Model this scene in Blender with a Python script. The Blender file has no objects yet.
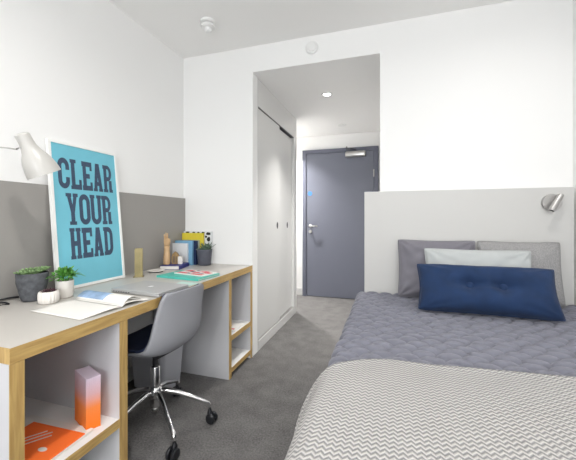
import bpy, bmesh, math, random
from mathutils import Vector, Matrix, noise
random.seed(7)
PI = math.pi
C = bpy.context.scene.collection

# ------------------------------------------------------------------ materials
def mat(name, col, rough=0.6, metal=0.0, bump=0.0, bscale=200.0, var=0.0, vscale=5.0, emit=None, estr=0.0, spec=0.5, bdist=0.002, stretch=None, sheen=0.0):
    m = bpy.data.materials.new(name); m.use_nodes = True
    nt = m.node_tree; b = nt.nodes['Principled BSDF']
    b.inputs['Base Color'].default_value = (*col, 1)
    b.inputs['Roughness'].default_value = rough
    b.inputs['Metallic'].default_value = metal
    b.inputs['Specular IOR Level'].default_value = spec
    if sheen: b.inputs['Sheen Weight'].default_value = sheen
    tc = nt.nodes.new('ShaderNodeTexCoord')
    src = tc.outputs['Object']
    if stretch:
        mp = nt.nodes.new('ShaderNodeMapping'); mp.inputs['Scale'].default_value = stretch
        nt.links.new(src, mp.inputs[0]); src = mp.outputs[0]
    if var > 0:
        n = nt.nodes.new('ShaderNodeTexNoise'); n.inputs['Scale'].default_value = vscale; n.inputs['Detail'].default_value = 6
        nt.links.new(src, n.inputs['Vector'])
        r = nt.nodes.new('ShaderNodeValToRGB')
        r.color_ramp.elements[0].position = 0.3; r.color_ramp.elements[1].position = 0.7
        r.color_ramp.elements[0].color = (*[c*(1-var) for c in col], 1)
        r.color_ramp.elements[1].color = (*[min(1, c*(1+var)) for c in col], 1)
        nt.links.new(n.outputs['Fac'], r.inputs[0]); nt.links.new(r.outputs[0], b.inputs['Base Color'])
    if bump > 0:
        n2 = nt.nodes.new('ShaderNodeTexNoise'); n2.inputs['Scale'].default_value = bscale; n2.inputs['Detail'].default_value = 4
        nt.links.new(src, n2.inputs['Vector'])
        bp = nt.nodes.new('ShaderNodeBump'); bp.inputs['Strength'].default_value = bump; bp.inputs['Distance'].default_value = bdist
        nt.links.new(n2.outputs['Fac'], bp.inputs['Height']); nt.links.new(bp.outputs[0], b.inputs['Normal'])
    if emit:
        b.inputs['Emission Color'].default_value = (*emit, 1); b.inputs['Emission Strength'].default_value = estr
    return m

def s2l(r, g, b):
    f = lambda v: (v/255/12.92) if v <= 10 else ((v/255+0.055)/1.055)**2.4
    return (f(r), f(g), f(b))

M = {}
M['wall'] = mat('white_wall_paint', (0.84, 0.838, 0.83), 0.85, bump=0.05, bscale=300)
M['wall_side'] = M['wall']
M['ceil'] = mat('ceiling_paint', (0.88, 0.872, 0.86), 0.9)
M['board'] = mat('grey_wall_board', (0.30, 0.287, 0.272), 0.5, bump=0.02)
M['white_lam'] = mat('white_laminate', (0.78, 0.775, 0.76), 0.4)
M['desk_lam'] = mat('desk_laminate', (0.54, 0.515, 0.48), 0.35)
M['grey_lam'] = mat('pale_grey_laminate', (0.57, 0.57, 0.59), 0.5)
M['headboard'] = mat('headboard_laminate', (0.56, 0.555, 0.54), 0.5)
M['gloss_white'] = mat('wardrobe_white', (0.66, 0.66, 0.648), 0.3)
M['door'] = mat('blue_grey_door_paint', s2l(104, 107, 120), 0.45, bump=0.03)
M['doorframe'] = mat('door_frame_paint', s2l(95, 98, 113), 0.45)
M['steel'] = mat('brushed_steel', (0.55, 0.54, 0.53), 0.28, 1.0)
M['chrome'] = mat('chrome', (0.78, 0.78, 0.78), 0.12, 1.0)
M['black'] = mat('black_plastic', (0.012, 0.013, 0.016), 0.4)
M['dark'] = mat('dark_metal', (0.05, 0.05, 0.055), 0.4, 0.5)
M['plastic'] = mat('white_plastic', (0.80, 0.80, 0.79), 0.4)
M['lens'] = mat('lit_lens', (1, 1, 1), 0.5, emit=(1, 0.98, 0.95), estr=6)
M['shell'] = mat('chair_shell_fabric', (0.31, 0.315, 0.34), 0.9, bump=0.5, bscale=700, bdist=0.001)
M['navy_pad'] = mat('navy_seat_fabric', (0.022, 0.034, 0.085), 0.95, bump=0.4, bscale=600)
M['bin'] = mat('grey_bin_plastic', (0.52, 0.53, 0.57), 0.5)
M['enamel'] = mat('cream_white_enamel', (0.50, 0.49, 0.465), 0.35)
M['pframe'] = mat('poster_frame_white', (0.85, 0.85, 0.83), 0.35)
M['pback'] = mat('poster_back', (0.03, 0.03, 0.035), 0.8)
M['teal_print'] = mat('teal_print', (0.16, 0.50, 0.62), 0.4, var=0.03, vscale=12)
M['ink'] = mat('slate_ink', s2l(56, 74, 98), 0.6, var=0.12, vscale=60)
M['paper'] = mat('paper', (0.78, 0.76, 0.72), 0.7)
M['print_blue'] = mat('blue_photo_print', s2l(140, 165, 195), 0.5, var=0.3, vscale=25)
M['print_grey'] = mat('grey_text_print', (0.55, 0.54, 0.53), 0.7)
M['alu'] = mat('laptop_aluminium', (0.50, 0.50, 0.505), 0.45, 0.3)
M['logo'] = mat('laptop_logo', (0.92, 0.92, 0.92), 0.3)
M['stone'] = mat('dark_stone', (0.085, 0.09, 0.10), 0.85, bump=0.8, bscale=60, var=0.35, vscale=40, bdist=0.004)
M['slate_pot'] = mat('slate_grey_pot', (0.085, 0.09, 0.115), 0.6, var=0.12, vscale=30)
M['white_cer'] = mat('white_ceramic', (0.74, 0.71, 0.67), 0.45)
M['soil'] = mat('soil', (0.03, 0.02, 0.015), 0.95, bump=0.8, bscale=120)
M['leaf'] = mat('bright_green_leaf', (0.13, 0.36, 0.07), 0.5, var=0.35, vscale=30)
M['succ'] = mat('sage_green_leaf', (0.22, 0.34, 0.15), 0.55, var=0.35, vscale=30)
M['succ2'] = mat('grey_green_leaf', (0.12, 0.19, 0.13), 0.55, var=0.4, vscale=30)
M['plum'] = mat('plum_leaf', (0.07, 0.03, 0.04), 0.5, var=0.3, vscale=40)
M['gold'] = mat('gold_metal', (0.27, 0.225, 0.11), 0.4, 0.6, var=0.12, vscale=20)
M['palewood'] = mat('pale_wood', (0.60, 0.40, 0.22), 0.5, var=0.12, vscale=20, stretch=(1, 1, 0.15))
M['brownwood'] = mat('brown_wood', (0.26, 0.16, 0.055), 0.5, var=0.3, vscale=40, stretch=(1, 1, 0.2))
M['bk_white'] = mat('white_cover', (0.72, 0.74, 0.76), 0.5)
M['bk_blue'] = mat('sky_blue_cover', s2l(120, 168, 200), 0.5)
M['bk_navy'] = mat('navy_cover', s2l(28, 45, 82), 0.5)
M['bk_green'] = mat('pale_sage_cover', s2l(170, 180, 168), 0.5)
M['bk_yellow'] = mat('yellow_cover', s2l(218, 200, 62), 0.5)
M['bk_violet'] = mat('blue_violet_cover', s2l(50, 55, 125), 0.5)
M['teal_cover'] = mat('turquoise_cover', s2l(80, 190, 175), 0.5)
M['mint'] = mat('mint_cover', s2l(195, 222, 214), 0.5)
M['red'] = mat('coral_red_print', s2l(215, 70, 85), 0.5)
M['bwblack'] = mat('black_print', (0.015, 0.015, 0.015), 0.6)
M['orange'] = mat('orange_print', s2l(255, 118, 50), 0.5)
M['blue_cush'] = mat('royal_blue_fabric', (0.0055, 0.025, 0.082), 0.9, bump=0.35, bscale=900, var=0.15, vscale=14, bdist=0.001, sheen=0.05)
M['grey_cush'] = mat('mauve_grey_fabric', (0.172, 0.166, 0.192), 0.9, bump=0.3, bscale=500, bdist=0.001, sheen=0.2)
M['white_cush'] = mat('white_fabric', (0.44, 0.46, 0.46), 0.9, bump=0.3, bscale=500, bdist=0.001)
M['quilt'] = mat('slate_quilt_fabric', (0.160, 0.163, 0.200), 0.9, bump=0.3, bscale=500, var=0.08, vscale=40, bdist=0.001, sheen=0.2)
M['matt'] = mat('mattress_cloth', (0.6, 0.6, 0.6), 0.9)
M['bedbase'] = mat('bed_base_cloth', (0.2, 0.2, 0.21), 0.9)
M['sticker'] = mat('blue_sticker', s2l(60, 120, 200), 0.4)
M['glow'] = M['lens']

def oak(name, rot):
    m = bpy.data.materials.new(name); m.use_nodes = True; nt = m.node_tree; b = nt.nodes['Principled BSDF']
    tc = nt.nodes.new('ShaderNodeTexCoord'); mp = nt.nodes.new('ShaderNodeMapping')
    mp.inputs['Scale'].default_value = rot
    n = nt.nodes.new('ShaderNodeTexNoise'); n.inputs['Scale'].default_value = 6; n.inputs['Detail'].default_value = 8; n.inputs['Distortion'].default_value = 0.6
    r = nt.nodes.new('ShaderNodeValToRGB')
    e = r.color_ramp.elements
    e[0].position = 0.3; e[0].color = (0.40, 0.25, 0.085, 1)
    e[1].position = 0.72; e[1].color = (0.60, 0.41, 0.155, 1)
    nt.links.new(tc.outputs['Object'], mp.inputs[0]); nt.links.new(mp.outputs[0], n.inputs['Vector'])
    nt.links.new(n.outputs['Fac'], r.inputs[0]); nt.links.new(r.outputs[0], b.inputs['Base Color'])
    b.inputs['Roughness'].default_value = 0.5
    return m
M['oak_h'] = oak('oak_edge_grain_long', (14, 1.2, 14))
M['oak_v'] = oak('oak_edge_grain_upright', (14, 14, 1.2))

def carpet():
    m = bpy.data.materials.new('grey_carpet'); m.use_nodes = True; nt = m.node_tree; b = nt.nodes['Principled BSDF']
    tc = nt.nodes.new('ShaderNodeTexCoord')
    n = nt.nodes.new('ShaderNodeTexNoise'); n.inputs['Scale'].default_value = 110; n.inputs['Detail'].default_value = 8
    n2 = nt.nodes.new('ShaderNodeTexNoise'); n2.inputs['Scale'].default_value = 9; n2.inputs['Detail'].default_value = 5
    mx = nt.nodes.new('ShaderNodeMath'); mx.operation = 'MULTIPLY_ADD'; mx.inputs[1].default_value = 0.5
    nt.links.new(n2.outputs['Fac'], mx.inputs[0]); nt.links.new(n.outputs['Fac'], mx.inputs[2])
    r = nt.nodes.new('ShaderNodeValToRGB'); e = r.color_ramp.elements
    e[0].position = 0.55; e[0].color = (0.105, 0.102, 0.100, 1)
    e[1].position = 0.95; e[1].color = (0.195, 0.189, 0.186, 1)
    nt.links.new(tc.outputs['Object'], n.inputs['Vector']); nt.links.new(tc.outputs['Object'], n2.inputs['Vector'])
    nt.links.new(mx.outputs[0], r.inputs[0]); nt.links.new(r.outputs[0], b.inputs['Base Color'])
    bp = nt.nodes.new('ShaderNodeBump'); bp.inputs['Strength'].default_value = 0.6; bp.inputs['Distance'].default_value = 0.004
    nt.links.new(n.outputs['Fac'], bp.inputs['Height']); nt.links.new(bp.outputs[0], b.inputs['Normal'])
    b.inputs['Roughness'].default_value = 1; b.inputs['Specular IOR Level'].default_value = 0.1
    return m
M['carpet'] = carpet()

def knit():
    # chevron knit: zigzag ribs of off-white yarn over grey, laid along the cloth's own UV
    m = bpy.data.materials.new('zigzag_knit'); m.use_nodes = True; nt = m.node_tree; b = nt.nodes['Principled BSDF']
    tc = nt.nodes.new('ShaderNodeTexCoord'); sp = nt.nodes.new('ShaderNodeSeparateXYZ')
    nt.links.new(tc.outputs['UV'], sp.inputs[0])
    def mth(op, a, bb=None, c=None):
        n = nt.nodes.new('ShaderNodeMath'); n.operation = op
        for i, v in enumerate((a, bb, c)):
            if v is None: continue
            if isinstance(v, (int, float)): n.inputs[i].default_value = v
            else: nt.links.new(v, n.inputs[i])
        return n.outputs[0]
    zig = mth('PINGPONG', sp.outputs[0], 0.0092)
    v = mth('ADD', sp.outputs[1], mth('MULTIPLY', zig, 1.0))
    st = mth('PINGPONG', v, 0.0074)
    st = mth('DIVIDE', st, 0.0074)
    r = nt.nodes.new('ShaderNodeValToRGB'); e = r.color_ramp.elements
    e[0].position = 0.2; e[0].color = (0.25, 0.247, 0.25, 1)
    e[1].position = 0.75; e[1].color = (0.50, 0.486, 0.468, 1)
    nt.links.new(st, r.inputs[0]); nt.links.new(r.outputs[0], b.inputs['Base Color'])
    bp = nt.nodes.new('ShaderNodeBump'); bp.inputs['Strength'].default_value = 0.7; bp.inputs['Distance'].default_value = 0.004
    n = nt.nodes.new('ShaderNodeTexNoise'); n.inputs['Scale'].default_value = 500
    h = mth('MULTIPLY_ADD', n.outputs['Fac'], 0.25, st)
    nt.links.new(h, bp.inputs['Height']); nt.links.new(bp.outputs[0], b.inputs['Normal'])
    b.inputs['Roughness'].default_value = 0.95; b.inputs['Specular IOR Level'].default_value = 0.1
    return m
M['knit'] = knit()

def weave():
    m = bpy.data.materials.new('flecked_grey_weave'); m.use_nodes = True; nt = m.node_tree; b = nt.nodes['Principled BSDF']
    tc = nt.nodes.new('ShaderNodeTexCoord')
    v = nt.nodes.new('ShaderNodeTexVoronoi'); v.inputs['Scale'].default_value = 230
    r = nt.nodes.new('ShaderNodeValToRGB'); e = r.color_ramp.elements
    e[0].position = 0.25; e[0].color = (0.37, 0.365, 0.36, 1); e[1].position = 0.6; e[1].color = (0.27, 0.267, 0.27, 1)
    nt.links.new(tc.outputs['Object'], v.inputs['Vector']); nt.links.new(v.outputs['Distance'], r.inputs[0]); nt.links.new(r.outputs[0], b.inputs['Base Color'])
    bp = nt.nodes.new('ShaderNodeBump'); bp.invert = True; bp.inputs['Strength'].default_value = 0.6; bp.inputs['Distance'].default_value = 0.003
    nt.links.new(v.outputs['Distance'], bp.inputs['Height']); nt.links.new(bp.outputs[0], b.inputs['Normal'])
    b.inputs['Roughness'].default_value = 0.95
    return m
M['weave'] = weave()

def sprayed():
    # page block printed lilac at the top fading to orange at the foot
    m = bpy.data.materials.new('lilac_to_orange_print'); m.use_nodes = True; nt = m.node_tree; b = nt.nodes['Principled BSDF']
    tc = nt.nodes.new('ShaderNodeTexCoord'); sp = nt.nodes.new('ShaderNodeSeparateXYZ')
    nt.links.new(tc.outputs['Object'], sp.inputs[0])
    r = nt.nodes.new('ShaderNodeValToRGB'); e = r.color_ramp.elements
    e[0].position = 0.0; e[0].color = (*s2l(255, 130, 20), 1)
    e[1].position = 0.2; e[1].color = (*s2l(222, 205, 220), 1)
    x = r.color_ramp.elements.new(0.085); x.color = (*s2l(252, 150, 75), 1)
    x = r.color_ramp.elements.new(0.14); x.color = (*s2l(226, 185, 190), 1)
    nt.links.new(sp.outputs[2], r.inputs[0]); nt.links.new(r.outputs[0], b.inputs['Base Color'])
    b.inputs['Roughness'].default_value = 0.6
    return m
M['sprayed'] = sprayed()

def glass():
    m = bpy.data.materials.new('window_glass'); m.use_nodes = True; nt = m.node_tree
    nt.nodes.remove(nt.nodes['Principled BSDF'])
    t = nt.nodes.new('ShaderNodeBsdfTransparent'); g = nt.nodes.new('ShaderNodeBsdfGlossy'); g.inputs['Roughness'].default_value = 0.02
    x = nt.nodes.new('ShaderNodeMixShader'); x.inputs[0].default_value = 0.06
    nt.links.new(t.outputs[0], x.inputs[1]); nt.links.new(g.outputs[0], x.inputs[2])
    nt.links.new(x.outputs[0], nt.nodes['Material Output'].inputs[0])
    return m
M['glass'] = glass()

# ------------------------------------------------------------------ mesh helpers
def link(name, me, m, parent=None, smooth=False):
    o = bpy.data.objects.new(name, me); C.objects.link(o)
    ms = m if isinstance(m, (list, tuple)) else [m]
    for k in ms: me.materials.append(M[k] if isinstance(k, str) else k)
    if smooth:
        for p in me.polygons: p.use_smooth = True
    if parent: o.parent = parent
    return o

def obj(name, bm, m, parent=None, smooth=False):
    me = bpy.data.meshes.new(name)
    bmesh.ops.recalc_face_normals(bm, faces=bm.faces)
    bm.to_mesh(me); bm.free()
    return link(name, me, m, parent, smooth)

def smooth_by_angle(o, deg=35):
    me = o.data
    for p in me.polygons: p.use_smooth = True
    bm = bmesh.new(); bm.from_mesh(me)
    for e in bm.edges:
        if len(e.link_faces) == 2 and e.calc_face_angle(0) > math.radians(deg): e.smooth = False
    bm.to_mesh(me); bm.free()
    return o

def box(x0, x1, y0, y1, z0, z1, bev=0.0, bm=None, mi=0, seg=2):
    own = bm is None
    t = bmesh.new()
    vs = [t.verts.new((x, y, z)) for z in (z0, z1) for y in (y0, y1) for x in (x0, x1)]
    for f in ((0, 2, 3, 1), (4, 5, 7, 6), (0, 1, 5, 4), (2, 6, 7, 3), (0, 4, 6, 2), (1, 3, 7, 5)):
        t.faces.new([vs[i] for i in f])
    if bev > 0:
        bmesh.ops.bevel(t, geom=list(t.edges), offset=bev, segments=seg, affect='EDGES', profile=0.5)
    for f in t.faces: f.material_index = mi
    if own: return t
    me = bpy.data.meshes.new('tmp'); t.to_mesh(me); t.free(); bm.from_mesh(me); bpy.data.meshes.remove(me)
    return bm

def lathe(prof, seg=48, bm=None, mat4=None, rfun=None):
    bm = bm or bmesh.new(); rings = []
    for (r, z) in prof:
        ring = []
        for i in range(seg):
            a = 2*PI*i/seg
            rr = r*(rfun(a, z) if rfun else 1)
            v = Vector((rr*math.cos(a), rr*math.sin(a), z))
            if mat4: v = mat4 @ v
            ring.append(bm.verts.new(v))
        rings.append(ring)
    for a, b in zip(rings, rings[1:]):
        for i in range(seg):
            bm.faces.new((a[i], a[(i+1) % seg], b[(i+1) % seg], b[i]))
    if prof[0][0] > 1e-6: bm.faces.new(rings[0][::-1])
    if prof[-1][0] > 1e-6: bm.faces.new(rings[-1])
    bmesh.ops.remove_doubles(bm, verts=bm.verts, dist=1e-6)
    return bm

def tube(pts, rad, seg=12, bm=None, closed=False):
    bm = bm or bmesh.new(); pts = [Vector(p) for p in pts]; n = len(pts)
    rads = rad if isinstance(rad, (list, tuple)) else [rad]*n
    rings = []; up = Vector((0, 0, 1))
    for i, p in enumerate(pts):
        d = (pts[min(i+1, n-1)] - pts[max(i-1, 0)]).normalized()
        a = d.cross(up)
        if a.length < 0.05: a = d.cross(Vector((1, 0, 0)))
        a.normalize(); b = a.cross(d).normalized()
        if rings and a.dot(pa) < 0: a, b = -a, -b
        pa = a
        rings.append([bm.verts.new(p + rads[i]*(math.cos(2*PI*k/seg)*a + math.sin(2*PI*k/seg)*b)) for k in range(seg)])
    for r, q in zip(rings, rings[1:]):
        for k in range(seg): bm.faces.new((r[k], r[(k+1) % seg], q[(k+1) % seg], q[k]))
    bm.faces.new(rings[0][::-1]); bm.faces.new(rings[-1])
    return bm

def axis_mat(p0, p1):
    p0, p1 = Vector(p0), Vector(p1)
    q = (p1-p0).to_track_quat('Z', 'Y')
    return Matrix.Translation(p0) @ q.to_matrix().to_4x4()

def thing(name, label, cat, loc=(0, 0, 0), rz=0.0, group=None, rx=0.0):
    o = bpy.data.objects.new(name, None); C.objects.link(o)
    o.empty_display_size = 0.05
    o.location = loc; o.rotation_euler = (rx, 0, rz)
    o['label'] = label; o['category'] = cat
    if group: o['group'] = group
    return o

def tag(o, label, cat, group=None):
    o['label'] = label; o['category'] = cat
    if group: o['group'] = group
    return o

def struct(name, bm, m, parent=None, smooth=False):
    o = obj(name, bm, m, parent, smooth)
    if parent is None: o['kind'] = 'structure'
    return o

# ------------------------------------------------------------------ key sizes
XL, XR, YB, YF = -1.722, 1.080, 2.400, -2.30
ZC, ZR = 2.536, 2.325
XW, XO = -1.061, -0.060
YE, YD = 3.703, 4.553
ZD = 0.7465

# ------------------------------------------------------------------ setting
struct('floor', box(-1.95, 1.2, YF-0.12, YD+0.12, -0.1, 0.0), 'carpet')
struct('ceiling', box(XL-0.12, XR+0.12, YF-0.12, YB+0.10, ZC, ZC+0.1), 'ceil')
b = box(-1.87, XO+0.1, YB+0.10, YD+0.12, ZR, ZR+0.1); box(XW, XO, YB+0.0005, YB+0.10, ZR, ZR+0.0019, bm=b)
struct('ceiling_entrance', b, 'ceil')
struct('wall_left', box(XL-0.12, XL, YF-0.12, YB+0.10, 0, ZC), 'wall')
struct('wall_right', box(XR, XR+0.12, YF, YB+0.10, 0, ZC), 'wall')
b = box(XL, XW, YB, YB+0.10, 0, ZC)
box(XW, XO, YB, YB+0.10, ZR+0.002, ZC, bm=b)
box(XO, XR, YB, YB+0.10, 0, ZC, bm=b)
struct('wall_back', b, 'wall')
struct('wall_entrance_right', box(XO, XO+0.1, YB+0.10, YD, 0, ZR), 'wall')
struct('wall_entrance_left', box(-1.87, -1.77, YB+0.10, YD, 0, ZR), 'wall')
struct('wall_entrance_end', box(-1.87, XO+0.1, YD, YD+0.12, 0, ZR), 'wall')
# wall behind the camera with the window that lights the room
wx0, wx1, wz0, wz1 = -0.95, 0.95, 0.85, 2.25
b = box(XL, wx0, YF-0.12, YF, 0, ZC)
box(wx1, XR, YF-0.12, YF, 0, ZC, bm=b); box(wx0, wx1, YF-0.12, YF, 0, wz0, bm=b); box(wx0, wx1, YF-0.12, YF, wz1, ZC, bm=b)
struct('wall_front', b, 'wall')
b = box(wx0, wx0+0.05, YF-0.09, YF-0.03, wz0, wz1)
box(wx1-0.05, wx1, YF-0.09, YF-0.03, wz0, wz1, bm=b)
box(wx0, wx1, YF-0.09, YF-0.03, wz0, wz0+0.05, bm=b); box(wx0, wx1, YF-0.09, YF-0.03, wz1-0.05, wz1, bm=b)
box(-0.025, 0.025, YF-0.09, YF-0.03, wz0, wz1, bm=b)
w = struct('window_1', b, 'plastic')
obj('pane', box(wx0+0.04, wx1-0.04, YF-0.065, YF-0.06, wz0+0.04, wz1-0.04), 'glass', w)

def skirting(name, x0, x1, y0, y1):
    return struct(name, box(x0, x1, y0, y1, 0.0, 0.10, 0.003), 'gloss_white')
skirting('baseboard_end', -1.77, -1.203, YD-0.014, YD)
skirting('baseboard_left', XL, XL+0.014, YF, YB)
skirting('baseboard_right', XR-0.014, XR, YF, 0.1)

# grey board running along the left wall
wb = obj('wall_board', box(XL, XL+0.02, -0.6, YB-0.001, 0.62, 1.305, 0.0015), 'board')
tag(wb, 'long grey board fixed along the left wall above the desk', 'wall board')
tr = struct('trim_1', box(XW-0.0, XW+0.004, YB-0.012, YB-0.0005, 0.0, 0.10, 0.001), 'gloss_white')

# entrance door
dr = struct('door_1', box(-1.144, -0.194, YD-0.045, YD-0.003, 0.008, 2.062, 0.002), 'door')
b = box(-1.199, -1.146, YD-0.06, YD-0.001, 0.0, 2.117, 0.002)
box(-0.192, -0.132, YD-0.06, YD-0.001, 0.0, 2.117, 0.002, bm=b)
box(-1.146, -0.192, YD-0.06, YD-0.001, 2.064, 2.117, 0.0, bm=b)
obj('door_frame', b, 'doorframe', dr)
b = lathe([(0.0, 0), (0.026, 0), (0.026, 0.008), (0, 0.008)], 24, mat4=axis_mat((-1.082, YD-0.045, 1.02), (-1.082, YD-0.06, 1.02)))
tube([(-1.082, YD-0.05, 1.02), (-1.082, YD-0.095, 1.02), (-1.07, YD-0.102, 1.02), (-0.965, YD-0.102, 1.02)], 0.010, bm=b)
obj('door_handle', b, 'steel', dr, True)
obj('lock_plate', lathe([(0, 0), (0.026, 0), (0.026, 0.010), (0.02, 0.02), (0, 0.02)], 24, mat4=axis_mat((-1.082, YD-0.045, 0.94), (-1.082, YD-0.06, 0.94))), 'steel', dr)
obj('door_sticker', lathe([(0, 0), (0.032, 0), (0.032, 0.001), (0, 0.001)], 24, mat4=axis_mat((-1.09, YD-0.0452, 1.49), (-1.09, YD-0.06, 1.49))), 'sticker', dr)
# overhead closer
cl = obj('door_closer', box(-0.575, -0.295, YD-0.125, YD-0.046, 1.975, 2.058, 0.025, seg=5), 'steel', dr, True)
b = tube([(-0.44, YD-0.08, 2.06), (-0.44, YD-0.08, 2.085), (-0.50, YD-0.12, 2.088), (-0.56, YD-0.07, 2.09), (-0.56, YD-0.06, 2.13)], 0.009, 8)
obj('closer_arm', b, 'dark', cl)
for z in (1.75, 0.3, 1.0):
    obj('hinge', tube([(-0.193, YD-0.066, z-0.05), (-0.193, YD-0.066, z+0.05)], 0.009, 12), 'steel', dr)

# ------------------------------------------------------------------ fitted wardrobe
wd = thing('wardrobe', 'tall white built-in wardrobe with two sliding doors in the entrance passage', 'wardrobe', (-1.4, 3.1, 0))
def W(x0, x1, y0, y1, z0, z1, bev=0.001, bm=None): return box(x0+1.4, x1+1.4, y0-3.1, y1-3.1, z0, z1, bev, bm=bm)
b = W(-1.74, XW, YB+0.102, YB+0.118, 0.0, ZR-0.001)
W(-1.74, XW, 3.60, YE, 0.0, ZR-0.001, bm=b)
W(-1.13, XW, YB+0.118, 3.60, 2.085, ZR-0.001, bm=b)
W(-1.74, -1.72, YB+0.118, 3.60, 0.0, ZR-0.001, bm=b)
obj('carcass', b, 'gloss_white', wd)
obj('plinth', W(-1.13, XW+0.002, YB+0.118, 3.60, 0.0, 0.085, 0.004), 'gloss_white', wd)
def pull(y, z, x, par):
    bm = lathe([(0.0, 0.0), (0.021, 0), (0.021, 0.0015), (0.016, 0.0015), (0.014, 0.0005), (0, 0.0005)], 20,
               mat4=Matrix.Translation((x+1.4, y-3.1, z)) @ Matrix.Rotation(PI/2, 4, 'Y') @ Matrix.Scale(1.6, 4, (1, 0, 0)))
    return obj('finger_pull', bm, 'dark', par)
d1 = obj('sliding_door', W(-1.082, -1.066, YB+0.119, 3.09, 0.092, 2.074, 0.002), 'gloss_white', wd)
pull(3.02, 1.06, -1.066, d1)
d2 = obj('sliding_door', W(-1.108, -1.092, 3.04, 3.598, 0.092, 2.066, 0.002), 'gloss_white', wd)
pull(3.43, 1.055, -1.092, d2)
obj('track', W(-1.125, -1.066, YB+0.118, 3.60, 2.076, 2.084, 0.0), 'dark', wd)
obj('floor_track', W(-1.118, -1.064, YB+0.118, 3.60, 0.0855, 0.0905, 0.0), 'steel', wd)

# ------------------------------------------------------------------ ceiling / wall fittings
sd = thing('smoke_detector', 'white stepped round smoke detector on the room ceiling', 'smoke detector', (-1.229, 1.996, ZC))
obj('base', lathe([(0, 0), (0.052, 0), (0.052, -0.016), (0.045, -0.02), (0, -0.02)], 40), 'plastic', sd, False)
obj('sensor_head', lathe([(0, -0.02), (0.034, -0.021), (0.034, -0.028), (0.05, -0.032), (0.05, -0.045), (0.036, -0.052), (0.027, -0.053), (0.026, -0.072), (0.018, -0.078), (0, -0.078)], 40), 'plastic', sd)
ws = thing('alarm_sounder', 'white round alarm disc high on the back wall above the entrance passage', 'alarm', (-0.564, YB, 2.443))
mm = Matrix.Rotation(PI/2, 4, 'X')
obj('backplate', lathe([(0, 0), (0.049, 0), (0.049, 0.012), (0.045, 0.016), (0, 0.016)], 40, mat4=mm), 'plastic', ws)
obj('cover', lathe([(0, 0.016), (0.038, 0.016), (0.038, 0.026), (0.03, 0.032), (0, 0.034)], 40, mat4=mm), 'plastic', ws)
def downlight(name, label, x, y, z, watts, size=0.09, group=None, spread=160, estr=None):
    t = thing(name, label, 'ceiling light', (x, y, z), group=group)
    obj('bezel', lathe([(0.038, -0.003), (0.038, -0.009), (0.046, -0.009), (0.054, -0.004), (0.054, 0.0), (0.038, 0.0), (0.038, -0.003)], 40), 'plastic', t, True)
    obj('lens', lathe([(0, -0.004), (0.037, -0.004), (0.037, -0.001), (0, -0.001)], 32), 'lens', t)
    l = bpy.data.lights.new(name+'_lamp', 'AREA'); l.shape = 'DISK'; l.size = size; l.energy = watts; l.color = (1, 0.975, 0.94); l.spread = math.radians(spread)
    lo = bpy.data.objects.new('lamp', l); C.objects.link(lo); lo.parent = t; lo.location = (0, 0, -0.014)
    return t
downlight('downlight', 'glowing recessed downlight in the entrance passage ceiling', -0.566, 3.035, ZR, 8, spread=85)
downlight('downlight', 'recessed downlight round the corner beyond the wardrobe by the door', -1.43, 4.15, ZR, 21, spread=108)
DL = [(0.62, 1.45, 4), (-0.55, 0.45, 11), (0.55, -0.7, 9), (-0.9, -1.3, 6)]
for x, y, e in DL:
    downlight('downlight', 'recessed downlight in the room ceiling, outside the frame', x, y, ZC, e, group='room ceiling downlights')
vd = obj('ceiling_valve', lathe([(0, 0), (0.05, 0), (0.05, -0.006), (0.04, -0.01), (0, -0.012)], 40), 'plastic'); vd.location = (-0.57, 4.1, ZR)
tag(vd, 'faint white disc on the passage ceiling nearest the grey door', 'ceiling disc')

# ------------------------------------------------------------------ desk
YN, YT = 0.647, YB-0.002
dk = thing('worktop', 'long white desktop with thick oak edging along the left wall', 'desktop', (-1.38, 1.5, 0.7))
def D(x0, x1, y0, y1, z0, z1, bev=0.0, bm=None): return box(x0+1.38, x1+1.38, y0-1.5, y1-1.5, z0-0.7, z1-0.7, bev, bm=bm)
obj('top_panel', D(XL+0.021, XW-0.002, YN+0.002, YT, ZD-0.046, ZD), 'desk_lam', dk)
obj('front_edging', D(XW-0.002, XW, YN, YT, ZD-0.047, ZD+0.0002), 'oak_h', dk)
obj('side_edging', D(XL+0.021, XW-0.002, YN, YN+0.002, ZD-0.047, ZD+0.0002), 'oak_v', dk)

def unit(label, y0, y1, tp):
    t = thing('shelf_unit', label, 'shelf unit', (-1.38, (y0+y1)/2, 0), group=None)
    cy = (y0+y1)/2
    def U(x0, x1, a, b_, z0, z1, bev=0.0, bm=None): return box(x0+1.38, x1+1.38, a-cy, b_-cy, z0, z1, bev, bm=bm)
    xb, xf, zt = XL+0.025, XW-0.001, ZD-0.048
    for a, b_ in ((y0, y0+tp), (y1-tp, y1)):
        p = obj('side_panel', U(xb, xf-0.0025, a, b_, 0.001, zt), 'grey_lam', t)
        obj('oak_edging', U(xf-0.0025, xf, a, b_, 0.001, zt), 'oak_v', p)
    for nm, z0, z1 in (('shelf', 0.262, 0.298), ('bottom_shelf', 0.035, 0.068)):
        p = obj(nm, U(xb, xf-0.0045, y0+tp, y1-tp, z0, z1), 'white_lam', t)
        obj('oak_edging', U(xf-0.0045, xf-0.002, y0+tp, y1-tp, z0, z1), 'oak_h', p)
    obj('back_panel', U(xb, xb+0.012, y0+tp, y1-tp, 0.068, 0.262), 'grey_lam', t)
    obj('back_panel', U(xb, xb+0.012, y0+tp, y1-tp, 0.298, zt), 'grey_lam', t)
    obj('plinth', U(xb, xf-0.04, y0+tp, y1-tp, 0.001, 0.035), 'grey_lam', t)
unit('white shelf unit holding the orange brochure under the near end of the desk', YN, 1.091, 0.041)
unit('white shelf unit with oak edges under the far end of the desk', 2.0, YT-0.001, 0.035)

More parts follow.
